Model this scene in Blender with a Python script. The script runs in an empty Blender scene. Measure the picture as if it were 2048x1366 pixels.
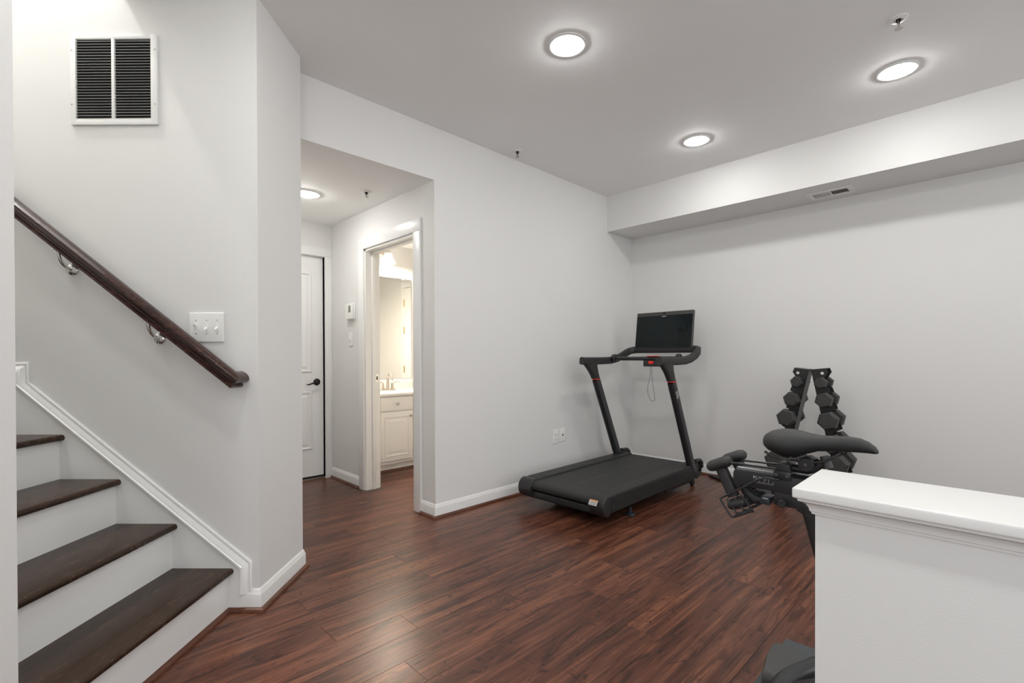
import bpy, bmesh, math, random
from mathutils import Vector, Matrix
random.seed(7)
PI = math.pi; S = math.sqrt(.5)
sc = bpy.context.scene
COL = sc.collection

# ---------------------------------------------------------------- camera
W, H = 2048, 1366
F, CY = 961.315, 720.327
RT = Vector((0.711891, -0.702283, -0.002782)); UP = Vector((0.0062900, 0.0024150, 0.9999773)); FW = Vector((0.702262, 0.711892, -0.006136))
cam = bpy.data.cameras.new('camera'); camo = bpy.data.objects.new('camera', cam); COL.objects.link(camo)
FW.normalize(); RT = (RT - FW * RT.dot(FW)).normalized(); UP = RT.cross(FW)
m = Matrix((RT, UP, -FW)).transposed().to_4x4(); m.translation = Vector((0, 0, 1.1)); camo.matrix_world = m
cam.sensor_fit = 'HORIZONTAL'; cam.sensor_width = 36; cam.lens = F / W * 36
cam.shift_x = 0; cam.shift_y = (CY - H / 2) / W
cam.clip_start = .02; cam.clip_end = 60
sc.camera = camo
# ---------------------------------------------------------------- world, exposure
WORLD = 1.75
w = bpy.data.worlds.new('world'); sc.world = w; w.use_nodes = True
w.node_tree.nodes['Background'].inputs[0].default_value = (.94, .97, 1, 1); w.node_tree.nodes['Background'].inputs[1].default_value = WORLD
sc.view_settings.view_transform = 'Standard'; sc.view_settings.look = 'None'; sc.view_settings.gamma = 1
sc.view_settings.use_curve_mapping = False; sc.view_settings.exposure = 0.15
sc.cycles.use_denoising = True; sc.cycles.max_bounces = 12; sc.cycles.diffuse_bounces = 8; sc.cycles.sample_clamp_indirect = 6
LAMP_POWER = 30.5; HALL_POWER = 32.0; BATH_POWER = 250.0; STAIR_POWER = 290.0

# ---------------------------------------------------------------- materials
def lin(r, g, b):
    f = lambda c: (c / 255 / 12.92) if c / 255 <= .04045 else ((c / 255 + .055) / 1.055) ** 2.4
    return (f(r), f(g), f(b), 1)
def newmat(name, col, rough=.5, metal=0, bump=0, bscale=200, vary=0, vscale=6, coat=0, spec=.5, emis=None, estr=0):
    mt = bpy.data.materials.new(name); mt.use_nodes = True; nt = mt.node_tree; b = nt.nodes['Principled BSDF']
    if len(col) == 3: col = (*col, 1)
    b.inputs['Base Color'].default_value = col; b.inputs['Roughness'].default_value = rough; b.inputs['Metallic'].default_value = metal
    b.inputs['Specular IOR Level'].default_value = spec; b.inputs['Coat Weight'].default_value = coat; b.inputs['Coat Roughness'].default_value = .15
    geo = nt.nodes.new('ShaderNodeNewGeometry')
    if vary:
        n = nt.nodes.new('ShaderNodeTexNoise'); n.inputs['Scale'].default_value = vscale; n.inputs['Detail'].default_value = 5
        nt.links.new(geo.outputs['Position'], n.inputs['Vector'])
        mx = nt.nodes.new('ShaderNodeMix'); mx.data_type = 'RGBA'
        mx.inputs[6].default_value = [c * (1 - vary) for c in col[:3]] + [1]; mx.inputs[7].default_value = [min(1, c * (1 + vary)) for c in col[:3]] + [1]
        nt.links.new(n.outputs['Fac'], mx.inputs[0]); nt.links.new(mx.outputs[2], b.inputs['Base Color'])
    if bump:
        n = nt.nodes.new('ShaderNodeTexNoise'); n.inputs['Scale'].default_value = bscale; n.inputs['Detail'].default_value = 3
        nt.links.new(geo.outputs['Position'], n.inputs['Vector'])
        bp = nt.nodes.new('ShaderNodeBump'); bp.inputs['Strength'].default_value = bump; bp.inputs['Distance'].default_value = .002
        nt.links.new(n.outputs['Fac'], bp.inputs['Height']); nt.links.new(bp.outputs['Normal'], b.inputs['Normal'])
    if emis:
        b.inputs['Emission Color'].default_value = (*emis, 1); b.inputs['Emission Strength'].default_value = estr
    return mt
M = {}
M['wall'] = newmat('wall_paint', (.715, .712, .698), .55, bump=.12, bscale=260, vary=.012, vscale=2.5, spec=.35)
M['ceiling'] = newmat('ceiling_paint', (.875, .875, .865), .75, bump=.10, bscale=220, vary=.012, vscale=2, spec=.2)
M['trim'] = newmat('trim_paint', (.765, .765, .75), .32, bump=.03, bscale=90, vary=.01, vscale=8)
M['door'] = newmat('door_paint', (.79, .79, .78), .35, bump=.04, bscale=120, vary=.01)
M['plastic'] = newmat('white_plastic', (.80, .80, .78), .3, vary=.01)
M['dark'] = newmat('dark_void', (.008, .008, .008), .8, vary=.1)
M['sub'] = newmat('subfloor', (.02, .012, .009), .9, vary=.2)
M['black'] = newmat('black_plastic', (.020, .020, .021), .42, bump=.05, bscale=500, vary=.1)
M['blackmat'] = newmat('black_rubber', (.022, .022, .022), .60, bump=.15, bscale=700, vary=.1)
M['blacksat'] = newmat('black_satin_metal', (.016, .017, .019), .3, vary=.1, spec=.6)
M['belt'] = newmat('running_belt', (.024, .024, .024), .62, bump=.35, bscale=900, vary=.12, vscale=20)
M['deckside'] = newmat('deck_side', (.017, .020, .021), .38, bump=.05, bscale=400, vary=.15)
M['greyline'] = newmat('grey_print', (.12, .11, .10), .6, vary=.05)
M['white_print'] = newmat('white_print', (.62, .62, .60), .5, vary=.02)
M['orange'] = newmat('orange_print', lin(235, 140, 20), .5, vary=.02)
M['greytext'] = newmat('grey_text', (.20, .20, .20), .6, vary=.05)
M['red'] = newmat('red_plastic', (.75, .02, .015), .35, vary=.05)
M['redglow'] = newmat('red_key', (.85, .02, .015), .35, vary=.05)
M['screen'] = newmat('screen_glass', (.004, .008, .0085), .10, vary=.3, vscale=9, spec=.28)
M['bezel'] = newmat('screen_shell', (.045, .043, .040), .45, vary=.05)
M['iron'] = newmat('dumbbell_rubber', (.036, .035, .034), .55, bump=.2, bscale=500, vary=.15, vscale=30)
M['rack'] = newmat('rack_steel', (.014, .014, .015), .38, vary=.1)
M['rackgrey'] = newmat('rack_inner_steel', (.10, .095, .088), .38, metal=.3, vary=.1)
M['chrome'] = newmat('chrome', (.65, .64, .62), .18, metal=1, vary=.04)
M['nickel'] = newmat('brushed_nickel', (.50, .46, .42), .30, metal=1, vary=.06)
M['bronze'] = newmat('dark_bronze', (.02, .018, .016), .30, metal=.6, vary=.1)
M['brass'] = newmat('brass', (.55, .40, .18), .30, metal=1, vary=.05)
M['mirror'] = newmat('mirror_glass', (.88, .90, .89), .0, metal=1, vary=.002)
M['counter'] = newmat('white_counter', (.82, .82, .80), .15, vary=.01)
M['mat'] = newmat('grey_mat', (.060, .065, .070), .75, bump=.4, bscale=600, vary=.12, vscale=40)
M['greyplate'] = newmat('charcoal_shell', (.050, .050, .048), .45, bump=.05, bscale=300, vary=.1, vscale=20)
M['backplate'] = newmat('light_backplate', (.60, .50, .42), .35, metal=.7, vary=.15, vscale=30)
M['lens'] = newmat('lamp_lens', (.9, .9, .9), .4, emis=(1, .99, .965), estr=1)
M['lens_hall'] = newmat('hall_lens', (.9, .9, .9), .4, emis=(1, .985, .95), estr=1)
M['lens_bath'] = newmat('bath_shade_glass', (.9, .9, .9), .4, emis=(1, .86, .68), estr=1)
M['shade_glass'] = newmat('opal_shade_glass', (.85, .84, .82), .25, emis=(1, .98, .95), estr=2.6)
M['lens_stair'] = newmat('stair_lens', (.9, .9, .9), .4, emis=(1, .99, .965), estr=1)
M['silver'] = newmat('sticker_silver', (.35, .38, .42), .35, metal=.4, vary=.1)
M['blue_grey'] = newmat('blue_grey_plastic', (.020, .026, .034), .35, vary=.1)

def woodmat(name, cols, rough, gx, gy, coat=0, axis_x=True, knots=True, bumps=.15, cont=1.0, spec=.42):
    mt = bpy.data.materials.new(name); mt.use_nodes = True; nt = mt.node_tree; N = nt.nodes; L = nt.links; b = N['Principled BSDF']
    geo = N.new('ShaderNodeNewGeometry'); oi = N.new('ShaderNodeObjectInfo'); tc = N.new('ShaderNodeTexCoord')
    src = geo.outputs['Position'] if knots else tc.outputs['Object']
    rv = N.new('ShaderNodeVectorMath'); rv.operation = 'SCALE'; rv.inputs[0].default_value = (37.3, 51.7, 11.1); L.new(oi.outputs['Random'], rv.inputs['Scale'])
    ad = N.new('ShaderNodeVectorMath'); ad.operation = 'ADD'; L.new(src, ad.inputs[0]); L.new(rv.outputs[0], ad.inputs[1])
    def noise(sx, sy, sz, scale, detail, dist=0.0, rough_=.6):
        mp = N.new('ShaderNodeMapping'); mp.inputs['Scale'].default_value = (sx, sy, sz); L.new(ad.outputs[0], mp.inputs['Vector'])
        n = N.new('ShaderNodeTexNoise'); n.inputs['Scale'].default_value = scale; n.inputs['Detail'].default_value = detail; n.inputs['Distortion'].default_value = dist; n.inputs['Roughness'].default_value = rough_
        L.new(mp.outputs[0], n.inputs['Vector']); return n.outputs['Fac']
    big = noise(gx, gy, gy, 1.0, 7, .8); fine = noise(gx * 2.2, gy * 6, gy * 6, 1.0, 8, .4, .75)
    rmp = N.new('ShaderNodeValToRGB'); el = rmp.color_ramp.elements
    el[0].position = .5 - .22 / cont; el[0].color = cols[0]; el[1].position = .5 + .2 / cont; el[1].color = cols[2]; e = el.new(.5); e.color = cols[1]
    mxf = N.new('ShaderNodeMix'); mxf.data_type = 'FLOAT'; mxf.inputs[0].default_value = .5; L.new(big, mxf.inputs[2]); L.new(fine, mxf.inputs[3])
    # per-board tone
    ma = N.new('ShaderNodeMath'); ma.operation = 'MULTIPLY_ADD'; L.new(oi.outputs['Random'], ma.inputs[0]); ma.inputs[1].default_value = .05; ma.inputs[2].default_value = -.025
    sm = N.new('ShaderNodeMath'); sm.operation = 'ADD'; L.new(mxf.outputs[0], sm.inputs[0]); L.new(ma.outputs[0], sm.inputs[1]); L.new(sm.outputs[0], rmp.inputs[0])
    out = rmp.outputs[0]
    if knots:
        dk = noise(2.2, 13, 13, 1.0, 5, 1.6); r2 = N.new('ShaderNodeValToRGB'); r2.color_ramp.elements[0].position = .50; r2.color_ramp.elements[0].color = (1, 1, 1, 1); r2.color_ramp.elements[1].position = .66; r2.color_ramp.elements[1].color = (.34, .31, .33, 1)
        L.new(dk, r2.inputs[0]); mm = N.new('ShaderNodeMix'); mm.data_type = 'RGBA'; mm.blend_type = 'MULTIPLY'; mm.inputs[0].default_value = .85; L.new(out, mm.inputs[6]); L.new(r2.outputs[0], mm.inputs[7]); out = mm.outputs[2]
        # thin crack-like marks and knots
        k2 = noise(7, 15, 15, 1.0, 3, 2.5); r3 = N.new('ShaderNodeValToRGB'); c = r3.color_ramp; c.elements[0].position = .615; c.elements[0].color = (1, 1, 1, 1); c.elements[1].position = .655; c.elements[1].color = (.30, .25, .27, 1)
        L.new(k2, r3.inputs[0]); m3 = N.new('ShaderNodeMix'); m3.data_type = 'RGBA'; m3.blend_type = 'MULTIPLY'; m3.inputs[0].default_value = .8; L.new(out, m3.inputs[6]); L.new(r3.outputs[0], m3.inputs[7]); out = m3.outputs[2]
        # saw marks across the grain in patches
        mp = N.new('ShaderNodeMapping'); mp.inputs['Scale'].default_value = (1, .12, 1); L.new(ad.outputs[0], mp.inputs['Vector'])
        wv = N.new('ShaderNodeTexNoise'); wv.inputs['Scale'].default_value = 95; wv.inputs['Detail'].default_value = 2; L.new(mp.outputs[0], wv.inputs['Vector'])
        r4 = N.new('ShaderNodeValToRGB'); r4.color_ramp.elements[0].position = .56; r4.color_ramp.elements[0].color = (1, 1, 1, 1); r4.color_ramp.elements[1].position = .66; r4.color_ramp.elements[1].color = (.62, .55, .55, 1); L.new(wv.outputs['Fac'], r4.inputs[0])
        pt = noise(1.6, 7, 7, 1.0, 2, .5); r5 = N.new('ShaderNodeMapRange'); r5.inputs[1].default_value = .54; r5.inputs[2].default_value = .64; L.new(pt, r5.inputs[0])
        m4 = N.new('ShaderNodeMix'); m4.data_type = 'RGBA'; m4.blend_type = 'MULTIPLY'; L.new(r5.outputs[0], m4.inputs[0]); L.new(out, m4.inputs[6]); L.new(r4.outputs[0], m4.inputs[7]); out = m4.outputs[2]
    L.new(out, b.inputs['Base Color'])
    mr = N.new('ShaderNodeMapRange'); mr.inputs[3].default_value = rough - .05; mr.inputs[4].default_value = rough + .10; L.new(fine, mr.inputs[0]); L.new(mr.outputs[0], b.inputs['Roughness'])
    bp = N.new('ShaderNodeBump'); bp.inputs['Strength'].default_value = bumps; bp.inputs['Distance'].default_value = .001; L.new(fine, bp.inputs['Height']); L.new(bp.outputs[0], b.inputs['Normal'])
    b.inputs['Coat Weight'].default_value = coat; b.inputs['Coat Roughness'].default_value = .12; b.inputs['Specular IOR Level'].default_value = spec
    return mt
M['floor'] = woodmat('laminate_boards', [(.030, .0105, .007, 1), (.105, .037, .021, 1), (.235, .092, .048, 1)], .27, 1.1, 16, cont=1.45, spec=.33)
M['quarter'] = woodmat('cherry_moulding', [(.05, .016, .008, 1), (.10, .034, .018, 1), (.18, .065, .035, 1)], .3, 3, 3, knots=False)
M['tread'] = woodmat('stained_tread', [(.013, .007, .0045, 1), (.032, .017, .010, 1), (.070, .037, .020, 1)], .24, 26, 1.6, knots=False, bumps=.05, cont=.75, spec=.3)
M['rail'] = woodmat('stained_rail', [(.010, .004, .003, 1), (.030, .011, .008, 1), (.085, .034, .024, 1)], .17, 2.0, 26, knots=False, bumps=.05, coat=.3)

# ---------------------------------------------------------------- mesh helpers
class MB:
    def __init__(s): s.bm = bmesh.new()
    def _new(s, verts, faces, bevel=0, seg=2):
        vs = [s.bm.verts.new(v) for v in verts]; fs = []
        for f in faces:
            try: fs.append(s.bm.faces.new([vs[i] for i in f]))
            except ValueError: pass
        if bevel:
            es = list({e for f in fs for e in f.edges})
            bmesh.ops.bevel(s.bm, geom=es, offset=bevel, segments=seg, profile=.6, affect='EDGES', clamp_overlap=True)
        return s
    def box(s, x0, x1, y0, y1, z0, z1, bevel=0, seg=2):
        if x0 > x1: x0, x1 = x1, x0
        if y0 > y1: y0, y1 = y1, y0
        if z0 > z1: z0, z1 = z1, z0
        v = [(x, y, z) for z in (z0, z1) for y in (y0, y1) for x in (x0, x1)]
        return s._new(v, [(0, 2, 3, 1), (4, 5, 7, 6), (0, 1, 5, 4), (2, 6, 7, 3), (0, 4, 6, 2), (1, 3, 7, 5)], bevel, seg)
    def prism(s, pts, axis, a, b, bevel=0, seg=2):
        # pts (p,q): axis x -> (y,z); y -> (x,z); z -> (x,y)
        n = len(pts)
        def mk(p, t): return (t, p[0], p[1]) if axis == 'x' else ((p[0], t, p[1]) if axis == 'y' else (p[0], p[1], t))
        v = [mk(p, a) for p in pts] + [mk(p, b) for p in pts]
        f = [tuple(range(n))[::-1], tuple(range(n, 2 * n))] + [(i, (i + 1) % n, n + (i + 1) % n, n + i) for i in range(n)]
        return s._new(v, f, bevel, seg)
    def cyl(s, p0, p1, r0, r1=None, seg=20, caps=True):
        return s.tube([p0, p1], [r0, r0 if r1 is None else r1], seg, caps)
    def tube(s, path, r, seg=12, caps=True, closed=False, sq=None, upv=None):
        """sweep a circle (or a rounded rectangle sq=(w,h)) along path"""
        P = [Vector(p) for p in path]; n = len(P)
        if not hasattr(r, '__len__'): r = [r] * n
        T = []
        for i in range(n):
            if closed: t = P[(i + 1) % n] - P[i - 1]
            elif i == 0: t = P[1] - P[0]
            elif i == n - 1: t = P[-1] - P[-2]
            else: t = (P[i + 1] - P[i]).normalized() + (P[i] - P[i - 1]).normalized()
            T.append(t.normalized() if t.length > 1e-9 else Vector((0, 0, 1)))
        up = Vector(upv) if upv else (Vector((0, 0, 1)) if abs(T[0].z) < .9 else Vector((1, 0, 0)))
        rings = []
        nrm = (up - T[0] * up.dot(T[0])).normalized()
        for i in range(n):
            if upv: nrm = (up - T[i] * up.dot(T[i])).normalized()
            elif i: nrm = (nrm - T[i] * nrm.dot(T[i])).normalized()
            bi = T[i].cross(nrm); ring = []
            if sq:
                wd, ht, rr = sq; k = max(2, seg // 4); pts = []
                for cx, cy, a0 in ((wd / 2 - rr, ht / 2 - rr, 0), (-wd / 2 + rr, ht / 2 - rr, PI / 2), (-wd / 2 + rr, -ht / 2 + rr, PI), (wd / 2 - rr, -ht / 2 + rr, 1.5 * PI)):
                    for j in range(k + 1): a = a0 + PI / 2 * j / k; pts.append((cx + rr * math.cos(a), cy + rr * math.sin(a)))
                for (u, v) in pts: ring.append(s.bm.verts.new(P[i] + bi * u * r[i] + nrm * v * r[i]))
            else:
                for j in range(seg):
                    a = 2 * PI * j / seg; ring.append(s.bm.verts.new(P[i] + bi * math.cos(a) * r[i] + nrm * math.sin(a) * r[i]))
            rings.append(ring)
        m_ = len(rings[0])
        for i in range(n if closed else n - 1):
            A, B = rings[i], rings[(i + 1) % n]
            for j in range(m_): s.bm.faces.new((A[j], A[(j + 1) % m_], B[(j + 1) % m_], B[j]))
        if caps and not closed: s.bm.faces.new(rings[0][::-1]); s.bm.faces.new(rings[-1])
        return s
    def lathe(s, prof, o=(0, 0, 0), axis=(0, 0, 1), seg=28):
        """prof: (r, t) along axis"""
        ax = Vector(axis).normalized(); u = ax.orthogonal().normalized(); v = ax.cross(u); o = Vector(o); rings = []
        for r, t in prof:
            if r < 1e-6: rings.append([s.bm.verts.new(o + ax * t)])
            else: rings.append([s.bm.verts.new(o + ax * t + (u * math.cos(2 * PI * j / seg) + v * math.sin(2 * PI * j / seg)) * r) for j in range(seg)])
        for A, B in zip(rings, rings[1:]):
            for j in range(seg):
                k = (j + 1) % seg
                if len(A) == 1 and len(B) == 1: continue
                if len(A) == 1: s.bm.faces.new((A[0], B[k], B[j]))
                elif len(B) == 1: s.bm.faces.new((A[j], A[k], B[0]))
                else: s.bm.faces.new((A[j], A[k], B[k], B[j]))
        for R_ in (rings[0], rings[-1]):
            if len(R_) > 2:
                try: s.bm.faces.new(R_)
                except ValueError: pass
        return s
    def loft(s, rings, caps=True):
        V = [[s.bm.verts.new(p) for p in r] for r in rings]; n = len(V[0])
        for A, B in zip(V, V[1:]):
            for j in range(n): s.bm.faces.new((A[j], A[(j + 1) % n], B[(j + 1) % n], B[j]))
        if caps: s.bm.faces.new(V[0][::-1]); s.bm.faces.new(V[-1])
        return s
    def sphere(s, c, r, sx=1, sy=1, sz=1, seg=16):
        mt = Matrix.Translation(c) @ Matrix.Diagonal((sx, sy, sz, 1))
        bmesh.ops.create_uvsphere(s.bm, u_segments=seg, v_segments=seg // 2, radius=r, matrix=mt); return s
    def mesh(s, name, mat, smooth=True, ang=38):
        bmesh.ops.recalc_face_normals(s.bm, faces=s.bm.faces)
        me = bpy.data.meshes.new(name); s.bm.to_mesh(me); s.bm.free(); me.materials.append(mat)
        if smooth: me.shade_smooth(); me.set_sharp_from_angle(angle=math.radians(ang))
        return me
    def obj(s, name, mat, parent=None, smooth=True, label=None, **kw):
        o = bpy.data.objects.new(name, s.mesh(name, mat, smooth)); COL.objects.link(o)
        if parent: o.parent = parent
        if label: o['label'] = label
        for k, v in kw.items(): o[k] = v
        return o
def struct(o): o['kind'] = 'structure'; return o
def thing(name, label, cat, loc=(0, 0, 0), rz=0, group=None):
    o = bpy.data.objects.new(name, None); COL.objects.link(o); o.empty_display_size = .05
    o.location = loc; o.rotation_euler = (0, 0, rz); o['label'] = label; o['category'] = cat
    if group: o['group'] = group
    return o
def tag(o, label, cat, group=None):
    o['label'] = label; o['category'] = cat
    if group: o['group'] = group
    return o
def sxy(L, D): return ((L + D) * S, (D - L) * S)      # stair frame -> room
R45 = -PI / 4

# ---------------------------------------------------------------- room constants
ZC = 2.67; ZH = 2.31; YA = 2.708; XH = 1.931; XB = 4.44; YH = 4.33; XSF = 3.985; ZSF = 2.327
XE, YE = sxy(-1.118, 2.51)

# ---------------------------------------------------------------- floor with boards
fl = struct(MB().box(-2.1, 4.6, -2.6, 4.8, -.16, -.0105).obj('floor', M['sub']))
RW = .1455; Y0 = 1.800
known = {-1: 1.095, 0: .817, -3: .938, 1: 1.396, 2: .830, 3: 1.403, -2: .33, -5: 2.20, -4: .62}
BL = 1.22
def hidden(x0, x1, y0, y1):
    cx = [(x, y) for x in (x0, (x0 + x1) / 2, x1) for y in (y0, y1)]
    def bad(x, y):
        L = (x - y) * S; D = (x + y) * S
        if L < -1.26 and D > 1.03 and x < XE - .02: return True
        if x < XE - .02 and y > 2.75: return True
        if x > XH + .12 and YA + .02 < y < YA + .1: return True
        if x > 3.6 and y > YA: return True
        if y > YH + .05 and x < XH: return True
        return x > XB + .02 or x < -1.95 or y < -2.45
    return all(bad(*c) for c in cx)
nrow0 = int((-2.45 - Y0) / RW) - 1
for r in range(nrow0, 20):
    y0 = Y0 + r * RW; y1 = y0 + RW
    if y1 > 4.75: break
    off = known.get(r, (r * .437 * BL + random.random() * .25) % BL)
    k = math.floor((-2.0 - off) / BL)
    x = off + k * BL
    while x < XB:
        xa, xb = max(x, -1.98), min(x + BL, XB + .05)
        if xb - xa > .02 and not hidden(xa, xb, y0, y1):
            g = .00035; b = .0007; z0 = -.0105
            v = [(xa + g, y0 + g, z0), (xb - g, y0 + g, z0), (xb - g, y1 - g, z0), (xa + g, y1 - g, z0),
                 (xa + g, y0 + g, -b), (xb - g, y0 + g, -b), (xb - g, y1 - g, -b), (xa + g, y1 - g, -b),
                 (xa + g + b, y0 + g + b, 0), (xb - g - b, y0 + g + b, 0), (xb - g - b, y1 - g - b, 0), (xa + g + b, y1 - g - b, 0)]
            f = [(0, 1, 5, 4), (1, 2, 6, 5), (2, 3, 7, 6), (3, 0, 4, 7), (4, 5, 9, 8), (5, 6, 10, 9), (6, 7, 11, 10), (7, 4, 8, 11), (8, 9, 10, 11), (3, 2, 1, 0)]
            mb = MB(); mb._new(v, f); mb.obj('floor_board', M['floor'], fl, smooth=False)
        x += BL

# ---------------------------------------------------------------- ceilings
# main ceiling leaves the stairwell open (L < -1.694 between the stair walls)
LO = -1.694
ring = [sxy(LO, 1.144), sxy(LO, 2.085), sxy(-3.5, 2.085), sxy(-3.5, 1.144)]
def ceiling_piece(mb, pts, z0=ZC, z1=ZC + .22): mb.prism(pts, 'z', z0, z1)
mb = MB()
G_ = sxy(-1.118, 2.085)
ceiling_piece(mb, [(-2.1, -2.6), (4.6, -2.6), (4.6, YA + .12), (XE - .02, YA + .12), (XE - .02, YE), (G_[0], G_[1]), sxy(LO, 2.14), sxy(LO, 1.12), sxy(-4.1, 1.12), (-2.1, 3.9)])
ceiling_main = struct(mb.obj('ceiling', M['ceiling'], smooth=False))
struct(MB().prism([(XE - .05, YA + .0005), (XH, YA + .0005), (XH, YA + .1195), (XH + .05, YA + .1195), (XH + .05, YH + .1), (XE - .05, YH + .1)], 'z', ZH, ZH + .0004).box(XE - .05, XH + .05, YA + .122, YH + .1, ZH + .0004, ZH + .2).obj('ceiling_hall', M['ceiling'], smooth=False))
struct(MB().box(XH + .121, 3.42, YA + .121, 4.72, ZH, ZH + .2).obj('ceiling_bath', M['ceiling'], smooth=False))
mb = MB(); mb.prism([sxy(LO + .3, 1.0), sxy(LO + .3, 2.2), sxy(-3.6, 2.2), sxy(-3.6, 1.0)], 'z', 4.7, 4.8); struct(mb.obj('ceiling_stairwell', M['ceiling'], smooth=False))
# soffit along the back wall
sof = struct(MB().box(XSF, XB + .05, -2.5, YA + .001, ZSF, ZC + .02).obj('ceiling_soffit', M['wall'], smooth=False))

# ---------------------------------------------------------------- walls
def wall(name, mb): return struct(mb.obj(name, M['wall'], smooth=False))
wall('wall_back', MB().box(XB, XB + .12, -2.6, YA + .12, 0, ZC))
mb = MB(); mb.box(XH, XB + .06, YA, YA + .12, 0, ZC); wall('wall_left', mb)
wall('wall_header', MB().box(XE - .06, XH, YA, YA + .12, ZH + .0005, ZC))
DY0, DY1, DZ = 2.95, 3.69, 1.995
mb = MB(); mb.box(XH, XH + .12, YA + .1205, DY0, 0, ZH); mb.box(XH, XH + .12, DY1, YH + .12, 0, ZH); mb.box(XH, XH + .12, DY0, DY1, DZ, ZH); wall('wall_hall_right', mb)
HX0, HX1, HZ = 1.07, 1.868, 2.018
mb = MB(); mb.box(XE - .16, HX0, YH, YH + .12, 0, ZH + .1); mb.box(HX1, XH, YH, YH + .12, 0, ZH + .1); mb.box(HX0, HX1, YH, YH + .12, HZ, ZH + .1); mb.box(HX0, HX1, YH + .10, YH + .12, 0, HZ); wall('wall_hall_back', mb)
mb = MB(); mb.prism([sxy(-1.118, 2.205), (XE, YE), (XE, YH), (XE - .15, YH), (XE - .15, 2.75), sxy(-1.32, 2.40), sxy(-1.32, 2.205)], 'z', 0, ZC); wall('wall_hall_left', mb)
mb = MB(); mb.prism([sxy(-1.118, 2.085), sxy(-1.118, 2.205), sxy(-3.6, 2.205), sxy(-3.6, 2.085)], 'z', 0, 4.7); wall('wall_stair_far', mb)
mb = MB(); mb.prism([sxy(-1.198, 1.024), sxy(-1.198, 1.144), sxy(-3.9, 1.144), sxy(-3.9, 1.024)], 'z', 0, 4.7); wall('wall_stair_near', mb)
mb = MB(); mb.prism([sxy(-3.3, 1.144), sxy(-3.3, 2.085), sxy(-3.42, 2.085), sxy(-3.42, 1.144)], 'z', 0, 4.7); wall('wall_stair_end', mb)
mb = MB(); mb.prism([sxy(LO, 1.144), sxy(LO, 2.085), sxy(LO + .12, 2.085), sxy(LO + .12, 1.144)], 'z', ZC + .221, 4.7); wall('wall_stair_upper', mb)
def wall_fill_win(name, ax, c0, c1, a0, a1, ops):
    mb = MB(); cur = a0
    def bx(p, q, z0, z1):
        if ax == 'y': mb.box(p, q, c0, c1, z0, z1)
        else: mb.box(c0, c1, p, q, z0, z1)
    for p, q, z0, z1 in ops:
        bx(cur, p, 0, ZC); bx(p, q, z1, ZC)
        if z0 > 0: bx(p, q, 0, z0)
        cur = q
    bx(cur, a1, 0, ZC); wall(name, mb)
    return ops
# unseen walls behind the camera; large windows added in them to let in fill light
for n, (p, q, z0, z1) in enumerate(wall_fill_win('wall_right', 'y', -2.6, -2.48, -2.1, XB, [(-1.7, .9, .10, 2.35), (1.5, 4.1, .10, 2.35)])):
    mb = MB(); mb.box(p, q, -2.57, -2.50, z0, z0 + .05).box(p, q, -2.57, -2.50, z1 - .05, z1)
    for k in range(4): xx = p + (q - p - .05) * k / 3; mb.box(xx, xx + .05, -2.57, -2.50, z0 + .05, z1 - .05)
    struct(mb.obj('fill_window_%d' % (n + 1), M['trim'], smooth=False))
for n, (p, q, z0, z1) in enumerate(wall_fill_win('wall_front', 'x', -2.1, -1.98, -2.48, 3.6, [(-2.2, .8, .10, 2.35)])):
    mb = MB(); mb.box(-2.07, -2.0, p, q, z0, z0 + .05).box(-2.07, -2.0, p, q, z1 - .05, z1)
    for k in range(4): xx = p + (q - p - .05) * k / 3; mb.box(-2.07, -2.0, xx, xx + .05, z0 + .05, z1 - .05)
    struct(mb.obj('fill_window_3', M['trim'], smooth=False))
# bathroom shell
wall('wall_bath_back', MB().box(XH + .12, 3.52, 4.60, 4.72, 0, ZH))
wall('wall_bath_right', MB().box(3.40, 3.52, YA + .12, 4.60, 0, ZH))

# ---------------------------------------------------------------- baseboards + quarter rounds
bp_prof = [(0, 0), (.013, 0), (.013, .070), (.0115, .075), (.0085, .079), (.0075, .086), (.0035, .093), (0, .095)]
qr_prof = [(0, 0), (.018, 0)] + [(.018 * math.cos(a), .018 * math.sin(a)) for a in [PI / 2 * i / 6 for i in range(1, 6)]] + [(0, .018)]
def run(mb, prof, p0, p1, n, off=0, e0=0, e1=0, z=0, m0=0, m1=0):
    """profile (depth,height) swept from p0 to p1; n = direction into the room; m0/m1 = mitre slope at the ends"""
    p0 = Vector((*p0, 0)); p1 = Vector((*p1, 0)); n = Vector((*n, 0)).normalized(); t = (p1 - p0).normalized()
    A = [p0 + n * (d + off) - t * (e0 + m0 * (d + off)) + Vector((0, 0, z + h)) for d, h in prof]
    B = [p1 + n * (d + off) + t * (e1 + m1 * (d + off)) + Vector((0, 0, z + h)) for d, h in prof]
    mb.loft([A, B]); return mb
def base(name, segs, qr=True):
    mb = MB()
    for s_ in segs: run(mb, bp_prof, s_[0], s_[1], s_[2], m0=s_[3] if len(s_) > 3 else 0, m1=s_[4] if len(s_) > 4 else 0)
    o = struct(mb.obj(name, M['trim']))
    if qr:
        for s_ in segs:
            q = MB(); run(q, qr_prof, s_[0], s_[1], s_[2], off=.013, m0=s_[3] if len(s_) > 3 else 0, m1=s_[4] if len(s_) > 4 else 0)
            q.obj('quarter_round', M['quarter'], o)
    return o
base('baseboard_left', [((XH, YA), (XB, YA), (0, -1), 1, -1)])
base('baseboard_back', [((XB, YA), (XB, -2.48), (-1, 0), -1, 0)])
base('baseboard_hall_right', [((XH, YA), (XH, DY0 - .086), (-1, 0), 1, 0), ((XH, DY1 + .086), (XH, YH), (-1, 0), 0, -1)])
t8 = math.tan(PI / 8)
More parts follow.
